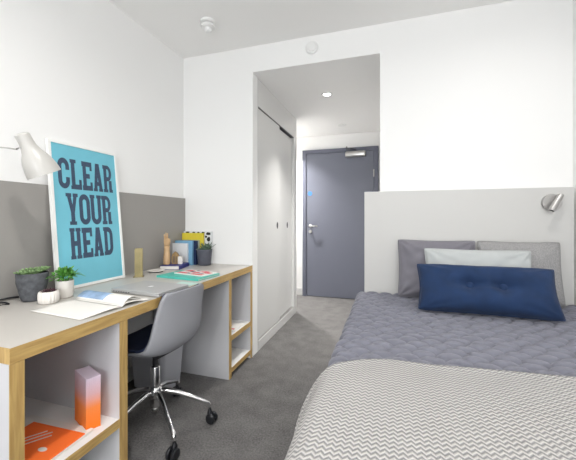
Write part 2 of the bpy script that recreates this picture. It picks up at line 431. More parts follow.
# ------------------------------------------------------------------ swivel chair
ch = thing('desk_chair', 'pale grey shell swivel chair with navy seat on a chrome castor base', 'chair', (-1.205, 1.43, 0), math.radians(-4))
# side profile: u points away from the desk (+x local = back of the chair)
PR = [(-0.235, 0.428, 0.150, 0.00), (-0.225, 0.449, 0.185, 0.006), (-0.19, 0.458, 0.203, 0.014), (-0.12, 0.456, 0.212, 0.026),
      (-0.04, 0.448, 0.216, 0.036), (0.04, 0.444, 0.216, 0.042), (0.10, 0.448, 0.214, 0.046), (0.148, 0.464, 0.211, 0.050),
      (0.176, 0.498, 0.207, 0.052), (0.189, 0.545, 0.202, 0.046), (0.194, 0.600, 0.195, 0.040), (0.198, 0.655, 0.186, 0.034),
      (0.202, 0.705, 0.176, 0.026), (0.206, 0.740, 0.167, 0.02), (0.208, 0.758, 0.157, 0.017), (0.209, 0.768, 0.142, 0.015)]
def catmull(P, n):
    out = []
    for i in range(len(P)-1):
        p0, p1, p2, p3 = P[max(i-1, 0)], P[i], P[i+1], P[min(i+2, len(P)-1)]
        for k in range(n):
            t = k/n
            out.append(tuple(0.5*((2*b)+(-a+c)*t+(2*a-5*b+4*c-d)*t*t+(-a+3*b-3*c+d)*t**3) for a, b, c, d in zip(p0, p1, p2, p3)))
    out.append(P[-1]); return out
def shell_bm(inset, lift, a0, a1, nb=24, thick=0.010):
    P = catmull(PR, 4); n = len(P); P = P[int(a0*n):max(2, int(a1*n))]
    pts = []
    for i, (u, z, w_, c) in enumerate(P):
        q = P[min(i+1, len(P)-1)]; r = P[max(i-1, 0)]
        t = Vector((q[0]-r[0], 0, q[1]-r[1])).normalized()
        nrm = Vector((-t.z, 0, t.x))      # points up/forward, inside of the shell
        row = []
        for k in range(nb+1):
            s = -1+2*k/nb
            off = c*abs(s)**2.6
            ww = (w_-inset)*s*(1-0.06*abs(s)**4)
            row.append((Vector((u, ww, z)) + nrm*(off+lift), nrm))
        pts.append(row)
    bm = bmesh.new()
    A = [[bm.verts.new(p) for p, nn in row] for row in pts]
    B = [[bm.verts.new(p-nn*thick) for p, nn in row] for row in pts]
    R, K = len(A), nb+1
    for i in range(R-1):
        for k in range(K-1):
            bm.faces.new((A[i][k], A[i][k+1], A[i+1][k+1], A[i+1][k]))
            bm.faces.new((B[i][k], B[i+1][k], B[i+1][k+1], B[i][k+1]))
    for i in range(R-1):
        bm.faces.new((A[i][0], A[i+1][0], B[i+1][0], B[i][0])); bm.faces.new((A[i][-1], B[i][-1], B[i+1][-1], A[i+1][-1]))
    for k in range(K-1):
        bm.faces.new((A[0][k], B[0][k], B[0][k+1], A[0][k+1])); bm.faces.new((A[-1][k], A[-1][k+1], B[-1][k+1], B[-1][k]))
    return bm
obj('seat_shell', shell_bm(0.0, 0.0, 0, 1, thick=0.014), 'shell', ch, True)
obj('seat_pad', shell_bm(0.012, 0.011, 0.03, 0.97, thick=0.0105), 'navy_pad', ch, True)
obj('seat_plate', box(-0.10, 0.10, -0.08, 0.08, 0.415, 0.435, 0.006), 'dark', ch)
obj('gas_column', lathe([(0, 0.255), (0.014, 0.255), (0.014, 0.40), (0.03, 0.418), (0, 0.418)], 32), 'dark', ch, True)
obj('column_sleeve', lathe([(0, 0.115), (0.024, 0.115), (0.025, 0.12), (0.025, 0.33), (0.022, 0.335), (0.0, 0.335)], 32), 'chrome', ch, True)
obj('base_hub', lathe([(0, 0.165), (0.032, 0.165), (0.038, 0.175), (0.038, 0.205), (0.030, 0.222), (0.026, 0.226), (0, 0.226)], 32), 'chrome', ch, True)
obj('hub_cap', lathe([(0, 0.09), (0.018, 0.09), (0.020, 0.116), (0, 0.116)], 24), 'steel', ch, True)
for k, a in enumerate((26, -33, -104, -176, 104)):
    a = math.radians(a + 4); ca, sa = math.cos(a), math.sin(a)
    prof = [(0.02, 0.198), (0.06, 0.197), (0.12, 0.180), (0.20, 0.145), (0.255, 0.120), (0.278, 0.108), (0.287, 0.094), (0.288, 0.078)]
    lg = obj('base_leg', tube([(r*ca, r*sa, z) for r, z in prof], [0.015, 0.015, 0.0135, 0.012, 0.011, 0.011, 0.0105, 0.009], 14), 'chrome', ch, True)
    # twin-wheel castor, swivelled
    sw = random.uniform(-1.5, 1.5) + a
    cx, cy = 0.288*ca, 0.288*sa
    ox, oy = math.cos(sw)*0.012, math.sin(sw)*0.012
    ax = Vector((-math.sin(sw), math.cos(sw), 0))
    bm = bmesh.new()
    for sgn in (-1, 1):
        c0 = Vector((cx+ox, cy+oy, 0.0285)) + ax*sgn*0.006
        lathe([(0, 0), (0.018, 0), (0.026, 0.001), (0.0275, 0.004), (0.0275, 0.013), (0.024, 0.017), (0.012, 0.018), (0, 0.018)], 28, bm=bm, mat4=axis_mat(c0, c0+ax*sgn))
    lathe([(0, 0.045), (0.014, 0.045), (0.014, 0.060), (0.010, 0.066), (0.007, 0.080), (0, 0.080)], 16, bm=bm, mat4=Matrix.Translation((cx, cy, 0)))
    smooth_by_angle(obj('castor', bm, 'black', lg))

# ------------------------------------------------------------------ waste bin under the desk
bn = thing('waste_bin', 'pale grey plastic waste bin on the carpet under the desk', 'bin', (-1.50, 1.80, 0), math.radians(-6))
def rrect(hx, hy, r, z, n=8):
    out = []
    for qx, qy, a0 in ((1, 1, 0), (-1, 1, 90), (-1, -1, 180), (1, -1, 270)):
        for k in range(n+1):
            a = math.radians(a0+90*k/n)
            out.append((qx*(hx-r)+r*math.cos(a), qy*(hy-r)+r*math.sin(a), z))
    return out
def loft(loops, bm=None, cap0=True, cap1=True):
    bm = bm or bmesh.new(); R = [[bm.verts.new(p) for p in L] for L in loops]; n = len(R[0])
    for a, b_ in zip(R, R[1:]):
        for i in range(n): bm.faces.new((a[i], a[(i+1) % n], b_[(i+1) % n], b_[i]))
    if cap0: bm.faces.new(R[0][::-1])
    if cap1: bm.faces.new(R[-1])
    return bm
b = loft([rrect(0.125, 0.085, 0.03, 0.001), rrect(0.132, 0.092, 0.036, 0.008), rrect(0.150, 0.108, 0.038, 0.28), rrect(0.155, 0.113, 0.04, 0.285), rrect(0.155, 0.113, 0.04, 0.297),
          rrect(0.149, 0.107, 0.036, 0.297), rrect(0.146, 0.104, 0.036, 0.28), rrect(0.128, 0.088, 0.033, 0.012), rrect(0.12, 0.08, 0.03, 0.006)])
smooth_by_angle(obj('bin_body', b, 'bin', bn), 40)

# ------------------------------------------------------------------ framed poster
PWID, PH = 0.441, 0.806
xb_, xt_ = -1.624, -1.6995
lean = math.asin((xb_-xt_)/PH)
po = thing('framed_poster', 'framed teal poster reading CLEAR YOUR HEAD leaning on the left wall', 'poster', (xb_, 1.210, ZD+0.003))
# local: X = width (world +y), Z up, Y = towards wall
po.rotation_euler = (-lean, 0, PI/2)
po.rotation_mode = 'XYZ'
fw = 0.016
b = box(0, fw, 0, 0.019, 0, PH, 0.001); box(PWID-fw, PWID, 0, 0.019, 0, PH, 0.001, bm=b)
box(fw, PWID-fw, 0, 0.019, 0, fw, 0.001, bm=b); box(fw, PWID-fw, 0, 0.019, PH-fw, PH, 0.001, bm=b)
obj('frame', b, 'pframe', po)
obj('backing', box(fw, PWID-fw, 0.008, 0.016, fw, PH-fw), 'pback', po)
pr_ = obj('print', box(fw, PWID-fw, 0.005, 0.0078, fw, PH-fw), 'teal_print', po)
# wood-type letters: every glyph is a union of filled polygons in a 1 x 1 cell
def arc(cx, cy, rx, ry, a0, a1, n=14): return [(cx+rx*math.cos(math.radians(a0+(a1-a0)*k/n)), cy+ry*math.sin(math.radians(a0+(a1-a0)*k/n))) for k in range(n+1)]
def band(outer, inner): return [[outer[i], outer[i+1], inner[i+1], inner[i]] for i in range(len(outer)-1)]
def R(x0, x1, y0, y1): return [[(x0, y0), (x1, y0), (x1, y1), (x0, y1)]]
S = 0.33; T = 0.17; K = 0.05
def ring_(a0, a1, cy, half):   # rounded-end band, upper or lower cap
    return band(arc(0.5, cy, 0.5, half, a0, a1), arc(0.5, cy, 0.5-S, half-T, a0, a1))
G = {}
G['O'] = ring_(0, 180, 0.74, 0.26) + ring_(180, 360, 0.26, 0.26) + R(0, S, 0.26, 0.74) + R(1-S, 1, 0.26, 0.74)
G['C'] = ring_(0, 180, 0.74, 0.26) + ring_(180, 360, 0.26, 0.26) + R(0, S, 0.26, 0.74) + R(1-S, 1, 0.62, 0.74) + R(1-S, 1, 0.26, 0.38)
G['L'] = R(0.08, 0.08+S, 0, 1) + R(0, 0.55, 0, T*0.7) + R(0, 0.55, 1-T*0.7, 1) + R(0.08, 1, 0, T) + R(0.76, 1, 0, 0.34)
G['E'] = R(0.08, 0.08+S, 0, 1) + R(0, 1, 0, T) + R(0, 1, 1-T, 1) + R(0.3, 0.76, 0.42, 0.58) + R(0.78, 1, 0, 0.30) + R(0.78, 1, 0.70, 1)
G['A'] = [[(0.05, 0), (0.37, 0), (0.60, 1), (0.30, 1)], [(0.63, 0), (0.97, 0), (0.70, 1), (0.36, 1)]] + R(0.25, 0.75, 0.20, 0.34) + R(0, 0.42, 0, 0.10) + R(0.56, 1.0, 0, 0.10)
G['R'] = R(0.08, 0.08+S, 0, 1) + R(0, 0.5, 0, 0.11) + R(0, 0.55, 1-T*0.8, 1) + R(0.3, 0.55, 0.42, 0.57) + \
    band(arc(0.52, 0.71, 0.44, 0.29, 90, -90), arc(0.52, 0.71, 0.44-S*0.85, 0.29-T*0.8, 90, -90)) + R(0.62, 0.94, 0, 0.44) + R(0.62, 1.02, 0, 0.11)
G['Y'] = R(0.34, 0.34+S, 0, 0.45) + [[(0.04, 1), (0.36, 1), (0.62, 0.40), (0.36, 0.36)], [(0.66, 1), (0.96, 1), (0.66, 0.36), (0.42, 0.40)]] + R(0.2, 0.8, 0, 0.11) + R(-0.02, 0.46, 0.89, 1) + R(0.58, 1.02, 0.89, 1)
G['U'] = ring_(180, 360, 0.26, 0.26) + R(0, S, 0.26, 1) + R(1-S, 1, 0.26, 1) + R(-0.06, S+0.08, 0.89, 1) + R(1-S-0.08, 1.06, 0.89, 1)
G['H'] = R(0.06, 0.06+S, 0, 1) + R(0.94-S, 0.94, 0, 1) + R(0.3, 0.7, 0.42, 0.58) + R(0, 0.46, 0, 0.11) + R(0.54, 1, 0, 0.11) + R(0, 0.46, 0.89, 1) + R(0.54, 1, 0.89, 1)
G['D'] = R(0.08, 0.08+S, 0, 1) + R(0, 0.4, 0, T*0.8) + R(0, 0.4, 1-T*0.8, 1) + R(0.3, 0.5, 0, T) + R(0.3, 0.5, 1-T, 1) + \
    band(arc(0.5, 0.7, 0.5, 0.3, 90, 0), arc(0.5, 0.7, 0.5-S, 0.3-T, 90, 0)) + band(arc(0.5, 0.3, 0.5, 0.3, 0, -90), arc(0.5, 0.3, 0.5-S, 0.3-T, 0, -90)) + R(1-S, 1, 0.3, 0.7)
def word(text, x0, x1, z0, z1, par, depth_y=0.005, gap=0.09):
    n = len(text); cw = (x1-x0)/(n+(n-1)*gap)
    bm = bmesh.new()
    for i, c in enumerate(text):
        gx = x0+i*cw*(1+gap)
        for j, poly in enumerate(G[c]):
            y = depth_y-0.0004-0.00001*j
            vs = [bm.verts.new((gx+px*cw, y, z0+pz*(z1-z0))) for px, pz in poly]
            try: bm.faces.new(vs)
            except ValueError: pass
    r = bmesh.ops.extrude_face_region(bm, geom=list(bm.faces))
    for v in [g for g in r['geom'] if isinstance(g, bmesh.types.BMVert)]: v.co.y += 0.0003
    return obj('lettering', bm, 'ink', par)
word('CLEAR', 0.105*PWID, 0.895*PWID, PH*(1-0.322), PH*(1-0.112), pr_)
word('YOUR', 0.185*PWID, 0.845*PWID, PH*(1-0.570), PH*(1-0.352), pr_)
word('HEAD', 0.20*PWID, 0.835*PWID, PH*(1-0.805), PH*(1-0.592), pr_)

# ------------------------------------------------------------------ plants
def leaf_quad(bm, base, d, L, wd_, droop=0.3, up=Vector((0, 0, 1)), nseg=4, thick=0.0):
    d = d.normalized(); side = d.cross(up)
    if side.length < 0.1: side = Vector((1, 0, 0))
    side.normalize(); nrm = side.cross(d).normalized()
    prev = None; tops = []
    for k in range(nseg+1):
        t = k/nseg
        c = base + d*L*t - Vector((0, 0, 1))*droop*L*t*t
        w = wd_*math.sin(PI*min(0.98, 0.12+0.86*t))**0.8
        l, m_, r = bm.verts.new(c-side*w*0.5+nrm*0.15*w), bm.verts.new(c-nrm*thick*0.5), bm.verts.new(c+side*w*0.5+nrm*0.15*w)
        tp = bm.verts.new(c+nrm*thick*0.5) if thick else None
        cur = (l, m_, r, tp)
        if prev:
            bm.faces.new((prev[0], prev[1], cur[1], cur[0])); bm.faces.new((prev[1], prev[2], cur[2], cur[1]))
            if thick:
                bm.faces.new((prev[0], cur[0], cur[3], prev[3])); bm.faces.new((prev[3], cur[3], cur[2], prev[2]))
        prev = cur
def rosette(bm, c, R_, n=18, thick=0.004):
    for i in range(n):
        a = i*2.399963; t = i/n
        el = 1.25-1.05*t
        d = Vector((math.cos(a)*math.cos(el), math.sin(a)*math.cos(el), math.sin(el)))
        leaf_quad(bm, c, d, R_*(0.45+0.55*t), R_*0.42, -0.05, thick=thick)
def pot_soil(par, r, z): obj('soil', lathe([(0, z-0.004), (r, z-0.004), (r, z), (r*0.5, z+0.003), (0, z+0.004)], 32), 'soil', par, True)

p1 = thing('potted_succulent', 'large rough dark stone pot of green succulents at the near end of the desk', 'plant', (-1.588, 1.062, ZD+0.001))
def rough(a, z): return 1+0.035*noise.noise(Vector((math.cos(a)*2.5, math.sin(a)*2.5, z*30)))+0.02*noise.noise(Vector((math.cos(a)*9, math.sin(a)*9, z*80)))
pots = [(0, 0), (0.036, 0), (0.043, 0.008)] + [(0.043+0.019*math.sin(PI/2*k/12), 0.008+0.117*k/12) for k in range(1, 13)] + [(0.060, 0.130), (0.055, 0.127), (0.052, 0.11), (0, 0.11)]
obj('pot', lathe(pots, 56, rfun=rough), 'stone', p1, True)
pot_soil(p1, 0.053, 0.118)
bm = bmesh.new()
for cx, cy, rr in ((-0.034, 0.0, 0.040), (0.01, -0.034, 0.038), (0.030, 0.018, 0.042), (-0.01, 0.038, 0.04), (0.0, 0.0, 0.045), (-0.035, 0.034, 0.034), (-0.028, -0.036, 0.036), (0.042, -0.018, 0.034), (0.02, 0.045, 0.034)):
    rosette(bm, Vector((cx*0.85, cy*0.85, 0.120+random.uniform(0, 0.020))), rr, 13, 0.006)
obj('foliage', bm, 'succ', p1)

p2 = thing('potted_succulent', 'small white ribbed pot with dark plum succulent in front of the stone pot', 'plant', (-1.470, 1.052, ZD+0.001))
rib = lambda a, z: 1+0.07*abs(math.sin(a*9))
obj('pot', lathe([(0, 0), (0.031, 0), (0.036, 0.005), (0.038, 0.02), (0.038, 0.040), (0.036, 0.051), (0.032, 0.054), (0.028, 0.05), (0.027, 0.044), (0, 0.044)], 132, rfun=rib), 'white_cer', p2, True)
bm = bmesh.new(); rosette(bm, Vector((0, 0, 0.044)), 0.036, 24); rosette(bm, Vector((0.012, 0.01, 0.048)), 0.022, 16)
obj('foliage', bm, 'plum', p2)

p3 = thing('potted_herb', 'white cylinder pot with bushy bright green plant by the poster corner', 'plant', (-1.503, 1.155, ZD+0.001))
obj('pot', lathe([(0, 0), (0.031, 0), (0.034, 0.004), (0.036, 0.078), (0.036, 0.082), (0.032, 0.082), (0.031, 0.072), (0, 0.072)], 40, rfun=lambda a, z: 1+0.01*abs(math.sin(a*9))), 'white_cer', p3, True)
pot_soil(p3, 0.031, 0.074)
bm = bmesh.new()
for i in range(190):
    a = random.uniform(0, 2*PI); el = random.uniform(0.1, 1.45)
    rr = random.uniform(0.02, 0.060)
    d = Vector((math.cos(a)*math.cos(el), math.sin(a)*math.cos(el), math.sin(el)))
    bpos = Vector((0, 0, 0.088)) + Vector((d.x*rr*1.05, d.y*rr*1.05, d.z*rr*0.8))
    d2 = (d + Vector((random.uniform(-.6, .6), random.uniform(-.6, .6), random.uniform(-.5, .6)))).normalized()
    leaf_quad(bm, bpos, d2, random.uniform(0.018, 0.032), random.uniform(0.011, 0.018), 0.25)
for i in range(14):
    a = i*0.45*PI; tube([(0.008*math.cos(a), 0.008*math.sin(a), 0.072), (0.03*math.cos(a), 0.03*math.sin(a), 0.115)], 0.0012, 5, bm=bm)
obj('foliage', bm, 'leaf', p3)

p4 = thing('potted_succulent', 'slate grey pot of grey-green succulents at the far end of the desk', 'plant', (-1.443, 2.292, ZD+0.001))
obj('pot', lathe([(0, 0), (0.047, 0), (0.051, 0.005), (0.062, 0.118), (0.063, 0.130), (0.058, 0.130), (0.056, 0.112), (0, 0.112)], 48), 'slate_pot', p4, True)
pot_soil(p4, 0.056, 0.114)
bm = bmesh.new()
for cx, cy, rr in ((-0.03, -0.01, 0.045), (0.025, -0.02, 0.05), (0.0, 0.03, 0.05)):
    rosette(bm, Vector((cx, cy, 0.115)), rr, 22)
for i in range(34):
    a = random.uniform(0, 2*PI); el = random.uniform(0.7, 1.4); d = Vector((math.cos(a)*math.cos(el), math.sin(a)*math.cos(el), math.sin(el)))
    leaf_quad(bm, Vector((0.02+random.uniform(-.025, .02), random.uniform(-.02, .02), 0.116)), d, random.uniform(0.05, 0.095), 0.016, 0.1, thick=0.003)
obj('foliage', bm, 'succ2', p4)

# ------------------------------------------------------------------ desk lamp
lp = thing('desk_lamp', 'white bottle-shaped metal lamp head on a thin arm above the desk', 'lamp', (-1.52, 0.79, ZD+0.001))
lo_ = Vector((-1.52, 0.79, ZD+0.001))
obj('base', lathe([(0, 0), (0.078, 0), (0.08, 0.004), (0.078, 0.012), (0.03, 0.018), (0.012, 0.026), (0, 0.026)], 40), 'enamel', lp, True)
jt = Vector((-1.478, 0.925, 1.418)) - lo_
obj('stem', tube([(0, 0, 0.02), (0, 0, 0.30), (0, 0, 0.655)], 0.007, 12), 'steel', lp, True)
obj('arm', tube([(0, 0, 0.65), (0.01, 0.03, 0.662), (jt.x-0.006, jt.y-0.03, jt.z+0.0), tuple(jt)], 0.0028, 10), 'enamel', lp, True)
P0 = Vector((-1.461, 0.933, 1.484)) - lo_; P1 = Vector((-1.436, 1.010, 1.322)) - lo_
L = (P1-P0).length
hp = [(0, 0.0), (0.022, 0.0), (0.0265, 0.004), (0.0275, 0.010), (0.0275, 0.036), (0.029, 0.055), (0.036, 0.078), (0.047, 0.098), (0.055, 0.118), (0.060, 0.14), (0.0635, 0.16), (0.0655, L),
      (0.0635, L), (0.0615, 0.16), (0.053, 0.118), (0.034, 0.078), (0.026, 0.05), (0, 0.05)]
hd = obj('lamp_head', lathe(hp, 56, mat4=axis_mat(P0, P1)), 'enamel', lp)
smooth_by_angle(hd, 50)
obj('bulb', lathe([(0, 0.052), (0.014, 0.052), (0.016, 0.08), (0.026, 0.11), (0.024, 0.13), (0.012, 0.142), (0, 0.145)], 32, mat4=axis_mat(P0, P1)), 'plastic', hd, True)
axd = (P1-P0).normalized()
jc = P0+axd*0.062
obj('joint', tube([tuple(jt), tuple((jt+jc)/2+Vector((0.004, -0.012, 0.004))), tuple(jc-(jc-jt).normalized()*0.026)], [0.004, 0.003, 0.005], 10), 'steel', hd, True)
obj('end_vent', lathe([(0, -0.002), (0.015, -0.002), (0.015, 0.001), (0, 0.001)], 24, mat4=axis_mat(P0, P1)), 'print_grey', hd)
cb = obj('power_cable', tube([(-1.60, 0.78, ZD+0.005), (-1.655, 0.86, ZD+0.005), (-1.682, 0.93, ZD+0.006), (-1.672, 0.975, ZD+0.005), (-1.64, 0.985, ZD+0.005), (-1.605, 0.975, ZD+0.005), (-1.62, 0.93, ZD+0.005), (-1.685, 0.95, ZD+0.012), (-1.690, 1.02, ZD+0.012), (-1.688, 1.10, ZD+0.006), (-1.690, 1.25, ZD+0.005)], 0.0042, 8), 'black', None, True)
tag(cb, 'black power cable curling on the desk behind the stone pot', 'cable')

# ------------------------------------------------------------------ open magazine
def sheet(rows, thick, name, m, par, smooth=True):
    """rows: list of lists of points (top surface); adds a back surface `thick` below"""
    bm = bmesh.new()
    A = [[bm.verts.new(p) for p in r] for r in rows]
    B = [[bm.verts.new((p[0], p[1], max(p[2]-thick, 0.0003) if thick < 0.5 else 0.0)) for p in r] for r in rows]
    R_, K_ = len(A), len(A[0])
    for i in range(R_-1):
        for k in range(K_-1):
            bm.faces.new((A[i][k], A[i][k+1], A[i+1][k+1], A[i+1][k])); bm.faces.new((B[i][k], B[i+1][k], B[i+1][k+1], B[i][k+1]))
    for i in range(R_-1):
        bm.faces.new((A[i][0], A[i+1][0], B[i+1][0], B[i][0])); bm.faces.new((A[i][-1], B[i][-1], B[i+1][-1], A[i+1][-1]))
    for k in range(K_-1):
        bm.faces.new((A[0][k], B[0][k], B[0][k+1], A[0][k+1])); bm.faces.new((A[-1][k], A[-1][k+1], B[-1][k+1], B[-1][k]))
    return obj(name, bm, m, par, smooth)
mg = thing('open_magazine', 'open white magazine lying near the front edge of the desk', 'magazine', (-1.235, 1.095, ZD+0.001), math.radians(-5))
NX, NY = 10, 16
def page(side, hump, hh, ww, tk, y_off=0.0):
    rows = []
    for i in range(NX+1):
        x = -hh+2*hh*i/NX
        row = []
        for k in range(NY+1):
            t = k/NY
            y = side*(0.004+ww*t) + y_off
            z = hump*math.sin(PI*min(1, t*1.15)**0.55)*(1 if t < 0.87 else 1) if t*1.15 < 1 else 0
            row.append((x, y, 0.003+tk*(1-t*0.5)+max(0, z)))
        rows.append(row)
    return rows
sheet(page(-1, 0.005, 0.150, 0.175, 0.004), 0.0035, 'left_pages', 'paper', mg)
sheet(page(1, 0.012, 0.150, 0.150, 0.004), 0.0035, 'right_pages', 'paper', mg)
sheet([[(-0.150+0.300*i/8, 0.006+0.10*(k/8), 0.010+0.028*math.sin(PI*(0.05+0.9*k/8))) for k in range(9)] for i in range(9)], 0.001, 'lifted_page', 'paper', mg)
sheet([[(-0.15+0.17*i/6, 0.012+0.085*(k/6), 0.0105+0.0285*math.sin(PI*(0.05+0.9*(0.05+k/6*0.9)))) for k in range(7)] for i in range(7)], 0.0004, 'page_photo', 'print_blue', mg)
# ------------------------------------------------------------------ laptop
lt = thing('laptop', 'closed silver laptop on the desk above the chair', 'laptop', (-1.212, 1.405, ZD+0.001), math.radians(-4))
lw, ld = 0.160, 0.114
def slab(hx, hy, r, z0, z1, ed=0.0015):
    return loft([rrect(hx-ed, hy-ed, r, z0), rrect(hx, hy, r, z0+ed), rrect(hx, hy, r, z1-ed), rrect(hx-ed, hy-ed, r, z1)])
lt.rotation_euler = (0, 0, math.radians(-4))
obj('base_body', slab(lw, ld, 0.012, 0.002, 0.0125), 'alu', lt)
lid = obj('lid', slab(lw, ld, 0.012, 0.0130, 0.0195), 'alu', lt)
for x, y in ((-0.13, -0.09), (0.13, -0.09), (-0.13, 0.09), (0.13, 0.09)): obj('foot', lathe([(0, 0), (0.007, 0), (0.007, 0.002), (0, 0.002)], 12, mat4=Matrix.Translation((x, y, 0))), 'black', lt)
b = bmesh.new()
for k in range(7): box(-lw+0.02+0.017*k, -lw+0.031+0.017*k, -ld-0.0004, -ld+0.001, 0.0055, 0.0095, bm=b)
obj('port', b, 'black', lt)
# small pale emblem on the lid: a rounded fruit outline with a bite and a leaf
def fruit():
    bm = bmesh.new(); pts = []
    for k in range(40):
        a = 2*PI*k/40
        r = 0.0145*(1-0.14*math.exp(-((a-PI/2)/0.35)**2)-0.08*math.exp(-((a-1.5*PI)/0.3)**2))
        d = min(abs(a), 2*PI-abs(a)); r -= 0.0055*math.exp(-(d/0.33)**2)
        pts.append(bm.verts.new((r*math.cos(a)*0.95, r*math.sin(a), 0.0197)))
    bm.faces.new(pts)
    bm.faces.new([bm.verts.new((x, y, 0.0197)) for x, y in ((0, 0.0145), (0.002, 0.018), (0.006, 0.0215), (0.0055, 0.0175), (0.003, 0.015))])
    r = bmesh.ops.extrude_face_region(bm, geom=list(bm.faces))
    for v in [g for g in r['geom'] if isinstance(g, bmesh.types.BMVert)]: v.co.z -= 0.0003
    return bm
em = obj('emblem', fruit(), 'logo', lid); em.rotation_euler = (0, 0, PI)

# ------------------------------------------------------------------ far desk things
def book(name, label, cat, loc, rz, w, d, h, cover, standing=False, group=None, cth=0.002, spine='-x', rx=0.0, pages='paper'):
    """closed book: box of pages between two covers and a spine; lying: w(x) d(y) h(z)."""
    t = thing(name, label, cat, loc, rz, group, rx)
    if not standing:
        b = box(-w/2, w/2, -d/2, d/2, 0, cth); box(-w/2, w/2, -d/2, d/2, h-cth, h, bm=b)
        if spine == '-y': box(-w/2, w/2, -d/2, -d/2+cth, cth, h-cth, bm=b); px = (-w/2+0.004, w/2-0.004, -d/2+cth, d/2-0.004)
        elif spine == '+x': box(w/2-cth, w/2, -d/2, d/2, cth, h-cth, bm=b); px = (-w/2+0.004, w/2-cth, -d/2+0.004, d/2-0.004)
        else: box(-w/2, -w/2+cth, -d/2, d/2, cth, h-cth, bm=b); px = (-w/2+cth, w/2-0.004, -d/2+0.004, d/2-0.004)
        obj('cover', b, cover, t); obj('pages', box(*px, cth, h-cth), pages, t)
    else:                                        # standing, front cover faces -y; w wide, d thick, h tall
        b = box(-w/2, w/2, -d/2, -d/2+cth, 0, h); box(-w/2, w/2, d/2-cth, d/2, 0, h, bm=b); box(w/2-cth, w/2, -d/2+cth, d/2-cth, 0, h, bm=b)
        obj('cover', b, cover, t); obj('pages', box(-w/2+0.004, w/2-cth, -d/2+cth, d/2-cth, 0.003, h-0.003), pages, t)
    return t
z0 = ZD+0.001
gv = thing('gold_holder', 'tall square gold metal holder beside the poster', 'holder', (-1.567, 1.705, z0), math.radians(38))
def sq(h_, z): return [(-h_, -h_, z), (h_, -h_, z), (h_, h_, z), (-h_, h_, z)]
b = loft([sq(0.0235, 0.004), sq(0.0235, 0.185), sq(0.0215, 0.185), sq(0.0215, 0.02)]); obj('body', b, 'gold', gv)
obj('base_plate', box(-0.032, 0.032, -0.032, 0.032, 0, 0.004, 0.001), 'gold', gv)
ds = thing('round_dish', 'small white round dish with a dark underside between holder and books', 'dish', (-1.590, 1.895, z0))
obj('underside', lathe([(0, 0), (0.046, 0), (0.052, 0.004), (0.052, 0.006), (0, 0.006)], 40), 'black', ds, True)
obj('plate', lathe([(0, 0.006), (0.052, 0.006), (0.058, 0.009), (0.058, 0.012), (0.054, 0.012), (0.05, 0.009), (0, 0.009)], 40), 'white_cer', ds, True)
book('lying_book', 'thick white-paged book with violet-blue cover lying under the wooden ornament', 'book', (-1.585, 2.100, z0), math.radians(14), 0.150, 0.205, 0.028, 'bk_violet', spine='+x')
z1 = z0+0.0285
# wooden hand-like ornament
wh = thing('wooden_ornament', 'tall slim pale wooden ornament standing on the lying book', 'ornament', (-1.632, 2.065, z1))
b = lathe([(0, 0), (0.024, 0), (0.026, 0.004), (0.025, 0.06), (0.021, 0.10), (0.020, 0.125), (0.022, 0.14), (0, 0.14)], 32)
obj('base', b, 'palewood', wh, True)
b = loft([rrect(0.020, 0.011, 0.010, 0.138), rrect(0.024, 0.012, 0.011, 0.16), rrect(0.025, 0.011, 0.010, 0.19), rrect(0.022, 0.009, 0.008, 0.20)])
obj('palm', b, 'palewood', wh, True)
for x, hgt in ((-0.018, 0.232), (-0.006, 0.245), (0.006, 0.240)):
    obj('finger', tube([(x, 0, 0.195), (x*1.1, -0.002, 0.215), (x*1.2, -0.003, hgt)], [0.0058, 0.0055, 0.0045], 10), 'palewood', wh, True)
obj('thumb', tube([(0.022, -0.002, 0.155), (0.031, -0.006, 0.175), (0.032, -0.008, 0.196)], [0.0065, 0.006, 0.0045], 10), 'palewood', wh, True)
# little wooden house + white block
hs = thing('wooden_house', 'small brown wooden house-shaped ornament with pointed top on the lying book', 'ornament', (-1.592, 2.115, z1), math.radians(28))
b = bmesh.new()
pf = [(-0.026, 0), (0.026, 0), (0.028, 0.05), (0.020, 0.078), (0, 0.097), (-0.020, 0.078), (-0.028, 0.05)]
loft([[(x, -0.02, z) for x, z in pf], [(x, 0.02, z) for x, z in pf]], bm=b)
bmesh.ops.bevel(b, geom=list(b.edges), offset=0.003, segments=2, affect='EDGES')
obj('body', b, 'brownwood', hs)
b = bmesh.new()
for x in (-0.014, -0.003, 0.008): box(x, x+0.004, -0.0215, -0.0195, 0.01, 0.06, bm=b)
obj('slot', b, 'dark', hs)
wbk = obj('white_block', box(-0.017, 0.017, -0.016, 0.016, 0, 0.058, 0.003), 'white_cer'); wbk.location = (-1.548, 2.118, z1); wbk.rotation_euler = (0, 0, math.radians(24))
tag(wbk, 'small plain white block standing right of the brown wooden house', 'ornament')
# standing row in the corner
G1 = None
book('standing_book', 'white covered book standing at the front of the row in the desk corner', 'book', (-1.632, 2.232, z0), 0, 0.142, 0.016, 0.178, 'bk_white', True)
book('standing_book', 'sky blue book standing behind the white book', 'book', (-1.612, 2.256, z0), 0, 0.165, 0.020, 0.198, 'bk_blue', True)
book('standing_book', 'dark navy book standing between the sky blue and pale sage books', 'book', (-1.600, 2.284, z0), 0, 0.180, 0.028, 0.198, 'bk_navy', True)
book('standing_book', 'pale sage book standing behind the navy book', 'book', (-1.605, 2.314, z0), 0, 0.190, 0.020, 0.200, 'bk_green', True)
book('standing_book', 'tall yellow book standing behind the row in the desk corner', 'book', (-1.588, 2.345, z0), 0, 0.208, 0.016, 0.258, 'bk_yellow', True)
bw = thing('patterned_book', 'tallest book in the corner, white cover with black blotches, against the back wall', 'book', (-1.562, 2.377, z0))
obj('cover', box(-0.135, 0.138, -0.010, 0.010, 0, 0.272, 0.001), 'bk_white', bw)
